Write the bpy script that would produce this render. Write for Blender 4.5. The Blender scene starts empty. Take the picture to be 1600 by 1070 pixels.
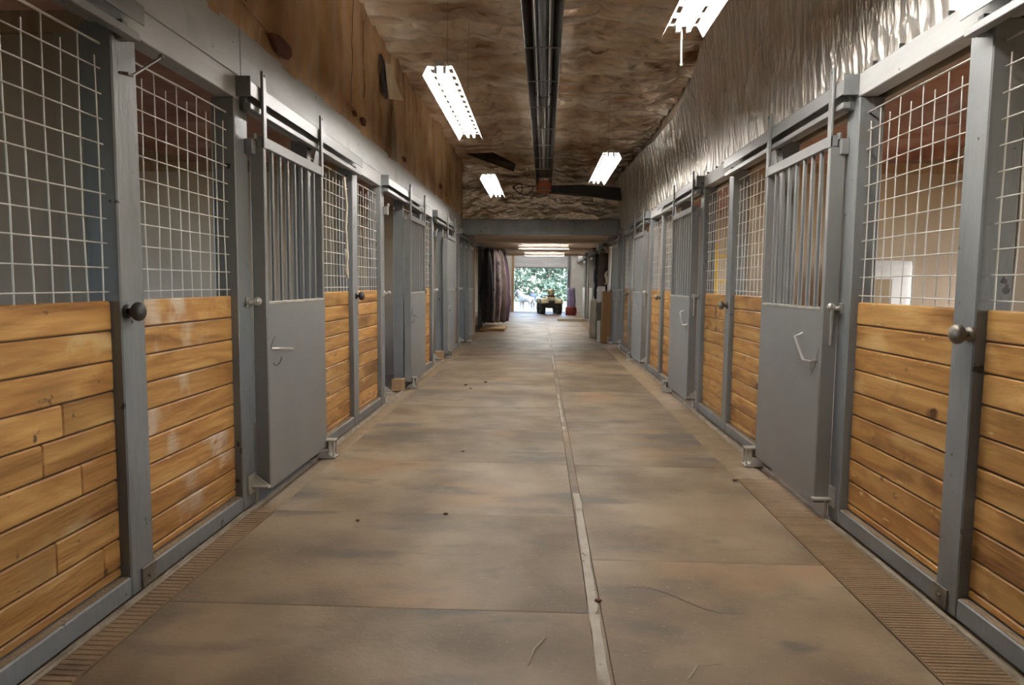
import bpy, bmesh, math, random
from mathutils import Vector, Matrix, noise
random.seed(7)
scene = bpy.context.scene
C = scene.collection

# ------------------------------------------------------------------ camera
F, YAW, PITCH, ROLL = 1075.2, -.0405, .086, -.0093
cam_d = bpy.data.cameras.new('camera'); cam = bpy.data.objects.new('camera', cam_d); C.objects.link(cam)
fwd = Vector((math.sin(YAW)*math.cos(PITCH), math.cos(YAW)*math.cos(PITCH), -math.sin(PITCH)))
rgt = Vector((math.cos(YAW), -math.sin(YAW), 0)); upv = rgt.cross(fwd)
r2 = rgt*math.cos(ROLL) - upv*math.sin(ROLL); u2 = upv*math.cos(ROLL) + rgt*math.sin(ROLL)
M3 = Matrix((r2, u2, -fwd)).transposed()
cam.matrix_world = Matrix.Translation((.0069, 0, 1.4)) @ M3.to_4x4()
cam_d.sensor_width = 36; cam_d.lens = F/1600*36; cam_d.clip_end = 500
scene.camera = cam
# ------------------------------------------------------------------ world, sun, exposure
w = bpy.data.worlds.new('sky'); scene.world = w; w.use_nodes = True
nt = w.node_tree; bg = nt.nodes['Background']
sky = nt.nodes.new('ShaderNodeTexSky'); sky.sky_type = 'NISHITA'; sky.sun_disc = False
sky.sun_elevation = math.radians(48); sky.sun_rotation = math.radians(120); sky.dust_density = 2.0
nt.links.new(sky.outputs[0], bg.inputs[0]); bg.inputs[1].default_value = .75
sd = bpy.data.lights.new('sun', 'SUN'); sd.energy = 3; sd.angle = .01; sd.color = (1, .95, .86)
so = bpy.data.objects.new('sun', sd); C.objects.link(so); so.rotation_euler = (math.radians(38), 0, math.radians(35))
vs = scene.view_settings
vs.view_transform = 'Standard'; vs.look = 'None'; vs.exposure = 1.52; vs.gamma = 1; vs.use_curve_mapping = False
TUBE = 26.0          # emission of the fluorescent tubes

W = 1.779            # half width of the aisle
Y0, D12, PITCHY = 2.955, 1.148, 3.66
HH, HP = 2.459, 1.312   # underside of header, top of the planking

# ------------------------------------------------------------------ materials
MATS = {}
def pm(name, cols, nscale=3., stretch=(1,1,1), rough=.6, metal=0., bump=0., bscale=30., bstretch=None, detail=6, rand=True,
       spots=None, spec=.5, lo=.3, hi=.7, rough2=None, hue=0., dist=0., bdist=.02, crinkle=None):
    """procedural material: noise -> colour ramp, second noise for spots, third noise for relief"""
    m = bpy.data.materials.new(name); m.use_nodes = True; MATS[name] = m
    t = m.node_tree; n = t.nodes; L = t.links; b = n['Principled BSDF']
    tc = n.new('ShaderNodeTexCoord'); vec = tc.outputs['Object']
    oi = n.new('ShaderNodeObjectInfo')
    if rand:
        mul = n.new('ShaderNodeVectorMath'); mul.operation = 'SCALE'; mul.inputs[0].default_value = (31, 17, 23)
        L.new(oi.outputs['Random'], mul.inputs['Scale'])
        ad = n.new('ShaderNodeVectorMath'); ad.operation = 'ADD'; L.new(vec, ad.inputs[0]); L.new(mul.outputs[0], ad.inputs[1]); vec = ad.outputs[0]
    mp = n.new('ShaderNodeMapping'); mp.inputs['Scale'].default_value = stretch; L.new(vec, mp.inputs[0])
    nz = n.new('ShaderNodeTexNoise'); nz.inputs['Scale'].default_value = nscale; nz.inputs['Detail'].default_value = detail; nz.inputs['Distortion'].default_value = dist
    L.new(mp.outputs[0], nz.inputs['Vector'])
    rp = n.new('ShaderNodeValToRGB'); e = rp.color_ramp.elements
    k = len(cols)
    for i, c in enumerate(cols):
        pos = lo + (hi-lo)*i/max(1, k-1)
        if i < 2: e[i].position = pos; el = e[i]
        else: el = e.new(pos)
        el.color = (*c, 1)
    L.new(nz.outputs['Fac'], rp.inputs[0]); col = rp.outputs[0]
    for sp in (spots or []):
        # (scale, threshold, colour, softness, stretch)
        m2 = n.new('ShaderNodeMapping'); m2.inputs['Scale'].default_value = sp[4] if len(sp) > 4 else (1,1,1); m2.inputs['Location'].default_value = (3.1, 7.7, 1.3)
        L.new(vec, m2.inputs[0])
        n2 = n.new('ShaderNodeTexNoise'); n2.inputs['Scale'].default_value = sp[0]; n2.inputs['Detail'].default_value = 4; L.new(m2.outputs[0], n2.inputs['Vector'])
        mr = n.new('ShaderNodeMapRange'); mr.inputs[1].default_value = sp[1]; mr.inputs[2].default_value = sp[1]+sp[3]; L.new(n2.outputs['Fac'], mr.inputs[0])
        mx = n.new('ShaderNodeMixRGB'); L.new(mr.outputs[0], mx.inputs[0]); L.new(col, mx.inputs[1]); mx.inputs[2].default_value = (*sp[2], 1); col = mx.outputs[0]
    if hue:
        hs = n.new('ShaderNodeHueSaturation'); mr = n.new('ShaderNodeMapRange'); mr.inputs[3].default_value = 1-hue; mr.inputs[4].default_value = 1+hue
        L.new(oi.outputs['Random'], mr.inputs[0]); L.new(mr.outputs[0], hs.inputs['Value']); L.new(col, hs.inputs['Color']); col = hs.outputs[0]
    L.new(col, b.inputs['Base Color'])
    b.inputs['Roughness'].default_value = rough; b.inputs['Metallic'].default_value = metal; b.inputs['Specular IOR Level'].default_value = spec
    if rough2 is not None:
        mr = n.new('ShaderNodeMapRange'); mr.inputs[1].default_value = .3; mr.inputs[2].default_value = .7; mr.inputs[3].default_value = rough; mr.inputs[4].default_value = rough2
        L.new(nz.outputs['Fac'], mr.inputs[0]); L.new(mr.outputs[0], b.inputs['Roughness'])
    if bump:
        m3 = n.new('ShaderNodeMapping'); m3.inputs['Scale'].default_value = bstretch or stretch; L.new(vec, m3.inputs[0])
        n3 = n.new('ShaderNodeTexNoise'); n3.inputs['Scale'].default_value = bscale; n3.inputs['Detail'].default_value = 5; L.new(m3.outputs[0], n3.inputs['Vector'])
        bp = n.new('ShaderNodeBump'); bp.inputs['Strength'].default_value = bump; bp.inputs['Distance'].default_value = bdist
        L.new(n3.outputs['Fac'], bp.inputs['Height']); L.new(bp.outputs[0], b.inputs['Normal'])
        for cs, cst, cd in (crinkle or []):      # crumpled-foil facets: folded voronoi ridges
            m4 = n.new('ShaderNodeMapping'); m4.inputs['Scale'].default_value = cst; L.new(vec, m4.inputs[0])
            wn = n.new('ShaderNodeTexNoise'); wn.inputs['Scale'].default_value = 2.5; L.new(vec, wn.inputs['Vector'])
            wa = n.new('ShaderNodeVectorMath'); wa.operation = 'MULTIPLY_ADD'; wa.inputs[1].default_value = (.5,.5,.5); L.new(wn.outputs['Color'], wa.inputs[0]); L.new(m4.outputs[0], wa.inputs[2])
            vo = n.new('ShaderNodeTexVoronoi'); vo.feature = 'F1'; vo.inputs['Scale'].default_value = cs; L.new(wa.outputs[0], vo.inputs['Vector'])
            b4 = n.new('ShaderNodeBump'); b4.inputs['Strength'].default_value = 1; b4.inputs['Distance'].default_value = cd
            L.new(vo.outputs['Distance'], b4.inputs['Height']); L.new(bp.outputs[0], b4.inputs['Normal']); L.new(b4.outputs[0], b.inputs['Normal']); bp = b4
    return m
def em(name, col, s):
    m = bpy.data.materials.new(name); m.use_nodes = True; MATS[name] = m
    b = m.node_tree.nodes['Principled BSDF']; b.inputs['Base Color'].default_value = (.9, .9, .9, 1)
    b.inputs['Emission Color'].default_value = (*col, 1); b.inputs['Emission Strength'].default_value = s
    return m
GRAIN = (7, .8, 7)
WOOD = [(.19,.073,.018), (.37,.172,.045), (.51,.27,.08), (.60,.36,.13)]
pm('wood', WOOD, 1.6, GRAIN, .42, bump=.25, bscale=5, detail=8, hue=.14, dist=1.2, lo=.25, hi=.75,
   spots=[(1.1, .58, (.17,.065,.017), .16, (2.5,1.6,2.5)), (2.2, .62, (.60,.37,.15), .12, (1.5,1,1.5)), (6, .66, (.10,.037,.012), .05, (1,.7,1)), (16, .66, (.62,.42,.2), .05, (2,.5,2))])
pm('wood_worn', WOOD, 1.6, GRAIN, .5, bump=.3, bscale=5, detail=8, hue=.1, dist=1.2, lo=.25, hi=.75,
   spots=[(1.6, .56, (.62,.50,.38), .12, (1,1.5,1)), (9, .56, (.42,.20,.06), .12, (1,1,1))])
pm('wood_weathered', WOOD, 1.6, GRAIN, .5, bump=.3, bscale=5, detail=8, hue=.16, dist=1.2, lo=.25, hi=.75,
   spots=[(1.0, .55, (.30,.19,.085), .14, (1,1.2,1)), (2.2, .64, (.60,.44,.22), .1, (1.5,1,1.5)), (14, .68, (.10,.05,.02), .05)])
pm('raw_wood', [(.30,.18,.09), (.45,.30,.16)], 2, (9,9,.6), .7, bump=.2, bscale=6)
pm('plywood', [(.34,.25,.17), (.46,.36,.26), (.54,.43,.32)], 1.2, (1,1,.5), .7, bump=.1, bscale=10, spots=[(.8, .6, (.28,.20,.135), .2)])
pm('plywood_pale', [(.36,.29,.21), (.46,.39,.30)], 1.2, (1,1,.5), .7)
pm('grey_paint', [(.168,.174,.178), (.203,.209,.213), (.23,.236,.24)], 4, (1,1,.4), .42, bump=.12, bscale=16, bstretch=(2,2,.5),
   spots=[(14, .69, (.05,.045,.04), .02), (2.5, .66, (.16,.14,.11), .12)])
pm('grey_board', [(.35,.352,.35), (.43,.432,.425)], 3, (3,.5,3), .5, bump=.12, bscale=10, bstretch=(4,.6,4),
   spots=[(16, .71, (.06,.05,.045), .02), (2.0, .6, (.23,.22,.2), .2)])
pm('grey_door', [(.205,.205,.203), (.235,.235,.232)], 2, (1,1,1), .38, spots=[(1.5, .62, (.22,.205,.185), .15)])
pm('grey_dark', [(.10,.105,.11), (.14,.145,.15)], 3, (1,1,1), .5)
pm('galvanised', [(.42,.40,.37), (.60,.58,.54)], 12, (1,1,1), .42, metal=.55)
pm('wire', [(.55,.52,.48), (.68,.65,.60)], 8, (1,1,1), .45, metal=.35)
pm('steel', [(.16,.14,.115), (.33,.30,.26)], 14, (1,1,1), .45, metal=.7)
pm('bright_steel', [(.5,.48,.45), (.65,.63,.6)], 10, (1,1,1), .3, metal=.8)
pm('black_rubber', [(.03,.028,.026), (.055,.05,.046)], 8, (1,1,1), .45)
pm('floor_mat', [(.165,.114,.067), (.24,.172,.105), (.315,.232,.148)], 1.7, (1,1,1), .55, bump=.3, bscale=45, rough2=.42, detail=10, bdist=.006, lo=.35, hi=.65, hue=.06,
   spots=[(.8, .58, (.33,.205,.11), .12), (1.1, .55, (.13,.102,.075), .12, (1,2.2,1)), (60, .63, (.30,.23,.16), .1), (2.6, .60, (.135,.105,.077), .14, (1,2,1))])
pm('dirt', [(.22,.155,.092), (.32,.23,.14)], 6, (1,1,1), .85, bump=.4, bscale=60)
pm('ribbed_rubber', [(.23,.145,.078), (.31,.205,.118)], 5, (1,1,1), .7, bump=.2, bscale=80, spots=[(3, .6, (.17,.115,.07), .1)])
pm('joint_white', [(.40,.35,.29), (.52,.47,.40)], 10, (1,1,1), .7, spots=[(22, .63, (.16,.12,.08), .03, (1,.6,1)), (3, .6, (.27,.22,.17), .08)])
pm('concrete_lip', [(.22,.175,.12), (.36,.30,.23)], 8, (1,1,1), .8, bump=.4, bscale=40)
pm('foil_ceiling', [(.42,.28,.17), (.64,.51,.37), (.76,.68,.56)], 1.4, (1,1,1), .38, metal=.35, bump=1., bscale=2.6, bstretch=(1.3,3.6,1), lo=.36, hi=.64, bdist=.05, crinkle=[(1.6, (1,2.4,1), .16), (5, (1,2.2,1), .04)],
   spots=[(.9, .60, (.40,.19,.075), .15, (1.6,.6,1))])
pm('foil_fascia', [(.70,.62,.50), (.93,.87,.77)], 1.4, (1,1,2), .40, metal=.8, bump=1., bscale=3.5, bstretch=(1.2,1,3.2), bdist=.04, crinkle=[(2., (1,1,2.6), .12), (6, (1,1,2), .03)])
pm('foil_wall', [(.55,.50,.44), (.74,.70,.65)], 2.2, (1,1,.6), .46, metal=.75, bump=1., bscale=8, bstretch=(1,4.5,.5), rough2=.30, bdist=.006, crinkle=[(3.2, (1,3.2,.9), .06), (9, (1,3,1), .016)])
pm('brown_sheet', [(.30,.155,.06), (.47,.285,.135), (.62,.45,.27)], 1.3, (1,1,.7), .42, metal=.35, bump=.7, bscale=3, bstretch=(1,2.2,.8), lo=.35, hi=.68, crinkle=[(2.2, (1,2.2,.5), .05)],
   spots=[(.7, .60, (.17,.085,.03), .12, (1,1,.4))])
pm('kraft_paper', [(.42,.32,.19), (.52,.42,.27)], 4, (1,1,1), .7)
pm('red_insulation', [(.26,.09,.045), (.42,.18,.10), (.52,.30,.19)], 1.8, (1,1,1), .6, bump=.8, bscale=4)
pm('red_dark', [(.09,.03,.015), (.15,.055,.03)], 4, (1,1,1), .8)
pm('white_enamel', [(.80,.80,.78), (.86,.86,.84)], 3, (1,1,1), .35)
pm('heater_metal', [(.060,.052,.045), (.10,.088,.075)], 5, (1,.3,1), .42, metal=.6)
pm('heater_tube', [(.025,.022,.022), (.05,.045,.043)], 5, (1,.3,1), .5)
pm('dull_rod', [(.20,.18,.155), (.27,.245,.21)], 5, (1,.3,1), .4, metal=.5)
pm('orange_red', [(.42,.10,.035), (.55,.16,.06)], 5, (1,1,1), .5)
pm('black_duct', [(.02,.02,.02), (.04,.038,.036)], 4, (1,1,1), .55)
pm('drop_ceiling', [(.58,.48,.41), (.66,.56,.48)], 1.5, (.5,2,1), .7)
pm('white_wall', [(.62,.60,.57), (.72,.70,.68)], 2, (1,1,1), .7)
pm('door_white', [(.66,.66,.70), (.74,.74,.77)], 2, (1,1,1), .5)
pm('sack_white', [(.66,.64,.61), (.78,.76,.73)], 5, (1,1,1), .7, bump=.3, bscale=8)
pm('cardboard', [(.30,.22,.13), (.38,.28,.17)], 4, (1,1,1), .8)
pm('yellow_paint', [(.55,.34,.03), (.66,.43,.06)], 4, (1,1,1), .45)
pm('rope', [(.42,.36,.28), (.55,.49,.40)], 20, (1,1,1), .85)
pm('brown_board', [(.22,.105,.032), (.30,.155,.055)], 1.6, (8,8,.5), .6)
pm('cloth_black', [(.012,.012,.014), (.035,.034,.038)], 5, (1,1,1), .8)
pm('cloth_plum', [(.045,.022,.042), (.085,.042,.078)], 4, (1,1,1), .8)
pm('cloth_mauve', [(.10,.075,.08), (.26,.19,.19)], 5, (1,1,1), .8, spots=[(4, .6, (.04,.03,.035), .06)])
pm('cloth_brown', [(.06,.04,.034), (.12,.085,.07)], 5, (1,1,1), .8)
pm('cloth_red', [(.17,.02,.018), (.27,.04,.03)], 5, (1,1,1), .8)
pm('cloth_lilac', [(.20,.17,.30), (.30,.25,.40)], 5, (1,1,1), .8)
pm('cream_cloth', [(.50,.44,.34), (.62,.56,.45)], 5, (1,1,1), .8)
pm('olive', [(.10,.11,.07), (.15,.155,.10)], 5, (1,1,1), .8)
pm('camo_tan', [(.24,.19,.09), (.42,.35,.19), (.52,.46,.29)], 6, (1,1,1), .5)
pm('tyre', [(.018,.018,.02), (.035,.035,.037)], 8, (1,1,1), .7)
pm('tyre_grey', [(.10,.10,.105), (.15,.15,.155)], 8, (1,1,1), .6)
pm('grass', [(.075,.095,.045), (.11,.125,.065), (.15,.155,.095)], .8, (1,1,1), .9)
pm('yard', [(.22,.20,.18), (.28,.26,.235)], 1, (1,1,1), .9)
pm('leaf', [(.06,.105,.08), (.12,.175,.125)], 2, (1,1,1), .7, hue=.2)
pm('bark', [(.12,.09,.07), (.2,.16,.12)], 6, (4,4,.6), .9)
pm('horse_coat', [(.12,.11,.115), (.19,.175,.18)], 3, (1,1,1), .7)
pm('horse_dark', [(.06,.05,.05), (.10,.09,.09)], 3, (1,1,1), .7)
pm('denim', [(.02,.03,.07), (.035,.05,.11)], 6, (1,1,1), .8)
pm('skin', [(.42,.26,.18), (.48,.30,.21)], 4, (1,1,1), .6)
em('tube_light', (1, .965, .91), TUBE); em('tube_light_high', (1, .965, .91), TUBE*2.4)

# ------------------------------------------------------------------ mesh helpers
class MB:
    def __init__(s, flip=False): s.v, s.f, s.flip = [], [], flip
    def add(s, vs, fs):
        o = len(s.v); s.v += [tuple(p) for p in vs]; s.f += [tuple(i+o for i in f) for f in fs]; return s
    def box(s, x0, x1, y0, y1, z0, z1, ch=0.):
        if x0 > x1: x0, x1 = x1, x0
        if ch <= 0:
            vs = [(x, y, z) for x in (x0, x1) for y in (y0, y1) for z in (z0, z1)]
            return s.add(vs, [(0,1,3,2), (4,6,7,5), (0,4,5,1), (2,3,7,6), (0,2,6,4), (1,5,7,3)])
        bm = bmesh.new(); bmesh.ops.create_cube(bm, size=1)
        for v in bm.verts: v.co = Vector(((x0+x1)/2+v.co.x*(x1-x0), (y0+y1)/2+v.co.y*(y1-y0), (z0+z1)/2+v.co.z*(z1-z0)))
        bmesh.ops.bevel(bm, geom=bm.edges[:], offset=ch, segments=1, affect='EDGES', profile=.5)
        bm.verts.index_update()
        s.add([v.co[:] for v in bm.verts], [[v.index for v in f.verts] for f in bm.faces]); bm.free(); return s
    def tube(s, pts, r, n=8, cap=True):
        pts = [Vector(p) for p in pts]; rs = r if isinstance(r, (list, tuple)) else [r]*len(pts)
        vs, fs = [], []; ref = None
        for i, p in enumerate(pts):
            t = (pts[min(i+1, len(pts)-1)] - pts[max(i-1, 0)]).normalized()
            if ref is None:
                ref = Vector((0,0,1)) if abs(t.z) < .9 else Vector((1,0,0))
            a = (ref - t*ref.dot(t)).normalized(); b = t.cross(a); ref = a
            vs += [p + (a*math.cos(2*math.pi*k/n) + b*math.sin(2*math.pi*k/n))*rs[i] for k in range(n)]
        for i in range(len(pts)-1):
            for k in range(n): fs.append((i*n+k, i*n+(k+1)%n, (i+1)*n+(k+1)%n, (i+1)*n+k))
        if cap: fs.append(tuple(range(n-1, -1, -1))); fs.append(tuple((len(pts)-1)*n+k for k in range(n)))
        return s.add(vs, fs)
    def prism(s, prof, a0, a1, axis='y'):
        """extrude a 2-D outline; axis y: outline is (x,z); x: (y,z); z: (x,y)"""
        n = len(prof)
        def P(p, a): return (p[0], a, p[1]) if axis == 'y' else ((a, p[0], p[1]) if axis == 'x' else (p[0], p[1], a))
        vs = [P(p, a0) for p in prof] + [P(p, a1) for p in prof]
        fs = [(i, (i+1)%n, n+(i+1)%n, n+i) for i in range(n)] + [tuple(range(n-1,-1,-1)), tuple(range(n, 2*n))]
        return s.add(vs, fs)
    def ball(s, c, r, sc=(1,1,1), n=10, m=7):
        vs = [(c[0], c[1], c[2]-r*sc[2])]; fs = []
        for i in range(1, m):
            a = -math.pi/2 + math.pi*i/m
            for k in range(n):
                b = 2*math.pi*k/n
                vs.append((c[0]+r*sc[0]*math.cos(a)*math.cos(b), c[1]+r*sc[1]*math.cos(a)*math.sin(b), c[2]+r*sc[2]*math.sin(a)))
        vs.append((c[0], c[1], c[2]+r*sc[2])); T = len(vs)-1
        for k in range(n):
            fs.append((0, 1+(k+1)%n, 1+k)); fs.append((T, T-n+k, T-n+(k+1)%n))
            for i in range(m-2): fs.append((1+i*n+k, 1+i*n+(k+1)%n, 1+(i+1)*n+(k+1)%n, 1+(i+1)*n+k))
        return s.add(vs, fs)
    def grid(s, fn, nu, nv):
        vs = [fn(i/nu, j/nv) for i in range(nu+1) for j in range(nv+1)]
        fs = [(i*(nv+1)+j, (i+1)*(nv+1)+j, (i+1)*(nv+1)+j+1, i*(nv+1)+j+1) for i in range(nu) for j in range(nv)]
        return s.add(vs, fs)
    def mesh(s, name, m, smooth=False):
        me = bpy.data.meshes.new(name)
        v = [(-p[0], p[1], p[2]) for p in s.v] if s.flip else s.v
        me.from_pydata(v, [], s.f)
        bm = bmesh.new(); bm.from_mesh(me); bmesh.ops.recalc_face_normals(bm, faces=bm.faces[:]); bm.to_mesh(me); bm.free()
        me.materials.append(MATS[m])
        if smooth: me.polygons.foreach_set('use_smooth', [True]*len(me.polygons))
        return me
    def build(s, name, m, parent=None, loc=(0,0,0), smooth=False):
        return inst(name, s.mesh(name, m, smooth), parent, loc)
def inst(name, me, parent=None, loc=(0,0,0)):
    o = bpy.data.objects.new(name, me); C.objects.link(o); o.location = loc
    if parent: o.parent = parent
    return o
def tag(o, label=None, cat=None, group=None, kind=None):
    if label: o['label'] = label
    if cat: o['category'] = cat
    if group: o['group'] = group
    if kind: o['kind'] = kind
    return o
def empty(name, loc, label=None, cat=None, group=None, kind=None, rz=0.):
    o = bpy.data.objects.new(name, None); C.objects.link(o); o.location = loc; o.rotation_euler = (0,0,rz); o.empty_display_size = .1
    return tag(o, label, cat, group, kind)
def struct(name, mb, m, label, smooth=False, cat=None):
    o = mb.build(name, m, smooth=smooth); return tag(o, label, cat, kind='structure')
def nz(x, y, z=0., sc=1., oct=3): return noise.fractal((x*sc, y*sc, z*sc), 1., 2., oct)
def copy_tree(o, parent=None):
    c = o.copy(); C.objects.link(c); c.parent = parent
    for ch in [k for k in o.children]: copy_tree(ch, c)
    return c
SIDES = (('left', -1), ('right', 1))
ORD = ['nearest', 'second', 'third', 'fourth', 'fifth', 'sixth', 'seventh', 'eighth', 'ninth', 'tenth', 'eleventh', 'twelfth', 'thirteenth', 'fourteenth', 'fifteenth']
def PY(k): return Y0 + PITCHY*(k//2) + (D12 if k % 2 else 0)
def sx(s, u=0.): return s*(W-u)      # world x of a point u in front of the wall face

YEND, YBEAM, YNEAR, XOUT = 34.2, 15.9, -4., 5.4
WZ0, WZ1 = .95, 2.5    # bottom and top of the unseen windows added to daylight the stalls
# ------------------------------------------------------------------ floor
fl = struct('floor', MB().box(-XOUT, XOUT, YNEAR, YEND, -.2, -.016), 'dirt', 'dusty brown barn floor down the middle of the stable aisle')
def mats(x0, x1, ys, dy, name='rubber_mat'):
    me = MB().box(-(x1-x0)/2+.0012, (x1-x0)/2-.0012, -dy/2+.0012, dy/2-.0012, -.017, 0, .0022).mesh(name, 'floor_mat')
    for y in ys:
        o = inst(name, me, fl, ((x0+x1)/2, y+dy/2, random.uniform(-.0025, 0)))
        o.rotation_euler = (0, 0, random.uniform(-.0012, .0012))
y = 2.84-1.22*2; ysl = []
while y < 31: ysl.append(y); y += 1.22
mats(-1.60, .232, ysl, 1.22)
y = 3.42-1.83*2; ysr = []
while y < 31: ysr.append(y); y += 1.83
mats(.285, 1.45, ysr, 1.83)
def strip(y0, y1, wd, xo=0.):
    n = max(2, int((y1-y0)/.07)); mb = MB()
    def fn(a, b):
        y = y0+(y1-y0)*a; ww = wd*(.9+.25*nz(y, b*9, 3, 4)); 
        return (.2585+xo+.012*nz(y, 0, 1, .5)+(b-.5)*ww, y, .0012+.001*nz(y, b, 7, 9))
    mb.grid(fn, n, 2); return mb.build('joint_filler', 'joint_white', fl)
strip(1.6, 4.52, .046); strip(6.55, 8.7, .030, -.01); strip(11.2, 13.4, .018); strip(15.5, 17.5, .02)
mb = MB().box(.233, .284, 0, 31, -.016, -.002); mb.build('packed_dust', 'floor_mat', fl)
for i, (x, y, q) in enumerate(((-.55, 4.05, .012), (-.62, 5.6, .012), (1.42, 4.9, .016), (-1.0, 9.3, .02), (-.9, 9.0, .016), (-.75, 9.6, .022), (-1.05, 3.9, .01), (.28, 2.95, .014))):
    mb = MB(); mb.ball((0,0,0), q, (1.3,.9,.5), 7, 5); mb.build('dirt_clod', 'red_dark', fl, (x, y, q*.4))
MB().tube([(.42+.012*i, 3.10+.05*math.sin(i*.16)-.0055*i+.012*nz(i*.7, 1, 2), -.0016) for i in range(41)], [.0026*(1-abs(i-20)/24) for i in range(41)], 5).build('crack', 'heater_metal', fl)
MB().tube([(-.02,2.42,.004), (.0,2.52,.010), (.045,2.62,.004)], .0025, 5).build('straw', 'rope', fl)
MB().tube([(.55,2.36,.004), (.60,2.44,.008), (.70,2.47,.004)], .002, 5).build('straw', 'rope', fl)
def ribbed(x0, x1, y0, y1, pitch, h, along=False):
    mb = MB().box(x0, x1, y0, y1, -.016, h-.003)
    n = int((y1-y0)/pitch)
    for i in range(n):
        y = y0+(i+.5)*pitch
        mb.box(x0+.004, x1-.004, y-pitch*.33, y+pitch*.33, h-.004, h+random.uniform(-.001, .001), .002)
    return mb.build('ribbed_mat', 'ribbed_rubber', fl)
def flat_strip(x0, x1, y0, y1):
    mb = MB(); mb.grid(lambda a, b: (x0+(x1-x0)*b, y0+(y1-y0)*a, (-.004+.004*abs(nz(y0+(y1-y0)*a, b*3, 2, 6))) if 0 < b < 1 and 0 < a < 1 else -.015), 120, 5)
    return mb.build('dust_strip', 'dirt', fl, smooth=True)
ribbed(-1.735, -1.605, 1.2, 4.05, .034, .003); flat_strip(-1.725, -1.603, 4.1, 15.4)
ribbed(1.455, 1.725, 1.2, 4.98, .022, .002); flat_strip(1.455, 1.715, 5.0, 9.6); flat_strip(1.455, 1.715, 9.62, 15.4)
for s, x0 in ((-1, W-.045), (1, W-.055)):
    mb = MB()
    def fn(a, b):
        yy = 1.2+14.4*a
        return (s*(x0+.045*b), yy, .004+.008*abs(nz(yy, b, s, 5))) if 0 < b < 1 else (s*(x0+.045*b+.006*nz(yy, 2, s, 3)*(1-b)), yy, -.014)
    mb.grid(fn, 260, 4); mb.build('concrete_lip', 'concrete_lip', fl)

# ------------------------------------------------------------------ outer shell, partitions, stall ceilings
for nm, s in SIDES:
    ow = empty('wall_%s_outer' % nm, (s*XOUT, 0, 0), 'brown plywood outer wall behind the stalls on the %s' % nm, kind='structure')
    wy = [PY(2*k)+1.83 for k in range(-1, 4)]
    MB(s < 0).box(0, .1, YNEAR, YEND, 0, WZ0).build('wall_piece', 'plywood', ow); MB(s < 0).box(0, .1, YNEAR, YEND, WZ1, 4.4).build('wall_piece', 'plywood', ow)
    ed = [YNEAR]+[q for yy in wy for q in (yy-1.1, yy+1.1)]+[YEND]
    for i in range(0, len(ed), 2): MB(s < 0).box(0, .1, ed[i], ed[i+1], WZ0, WZ1).build('wall_piece', 'plywood', ow)
    for k, yy in enumerate(wy):  # framed openings and portals added out of view so daylight fills the stalls
        we = empty('added_window_%d' % (k+1+(5 if s > 0 else 0)), (s*(XOUT+.05), yy, (WZ0+WZ1)/2), '%s unseen opening added to daylight a stall, in the outer wall on the %s' % (ORD[k], nm), kind='structure')
        hz_ = (WZ1-WZ0)/2
        for a, b, c, d in ((-1.1,-1.05,-hz_,hz_), (1.05,1.1,-hz_,hz_), (-1.05,1.05,-hz_,-hz_+.05), (-1.05,1.05,hz_-.05,hz_), (-.02,.02,-hz_+.05,hz_-.05)): MB().box(-.04, .04, a, b, c, d, .003).build('added_window_frame', 'white_wall', we)
        pl_ = bpy.data.lights.new('added_window_portal', 'AREA'); pl_.shape = 'RECTANGLE'; pl_.size = WZ1-WZ0; pl_.size_y = 2.2; pl_.cycles.is_portal = True
        po = bpy.data.objects.new('added_window_portal', pl_); C.objects.link(po); po.location = (s*(XOUT+.11), yy, (WZ0+WZ1)/2); po.rotation_euler = (0, s*math.pi/2, 0)
struct('ceiling_roof', MB().box(-XOUT-.1, XOUT+.1, YNEAR-.1, YEND+.15, 4.42, 4.5), 'plywood', 'plywood roof deck above the barn')
struct('wall_near', MB().box(-XOUT, XOUT, YNEAR-.1, YNEAR, 0, 4.4), 'plywood', 'plywood end wall of the barn behind the viewer')
for nm, s in SIDES:
    for k in range(0, 5):
        yy = PY(2*k)+.02; x0, x1 = W+.15, XOUT
        p = empty('wall_partition_%s_%d' % (nm, k+1), (s*(x0+x1)/2, yy, 0), '%s plywood partition between the stalls on the %s' % (ORD[k], nm), kind='structure')
        hw = (x1-x0)/2
        for j in range(3):
            a = -hw+2*hw*j/3; b = -hw+2*hw*(j+1)/3
            MB(s > 0).box(a+.003, b-.003, -.02, .02, 0, 2.44).build('plywood_sheet', 'plywood', p)
        MB(s > 0).box(-hw, hw, -.045, .045, 2.44, 2.53).build('cap_rail', 'raw_wood', p)
        MB(s > 0).box(hw-.14, hw-.03, -.045, -.02, 0, 2.44).build('batten', 'plywood_pale', p)
def scf(s):
    def fn(a, b):
        yy = YNEAR+(17-YNEAR)*a; x = W+.03+(XOUT-W-.03)*b
        return (s*x, yy, 3.02+.10*b*3.6*.35+.06*abs(math.sin(yy*2.6+.4*math.sin(x*3)))+.07*nz(x, yy, s, 1.3))
    return fn
for nm, s in SIDES:
    struct('ceiling_stalls_%s' % nm, MB().grid(scf(s), 110, 14), 'red_insulation', 'sagging red-brown insulation over the stalls on the %s' % nm, True)

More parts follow.
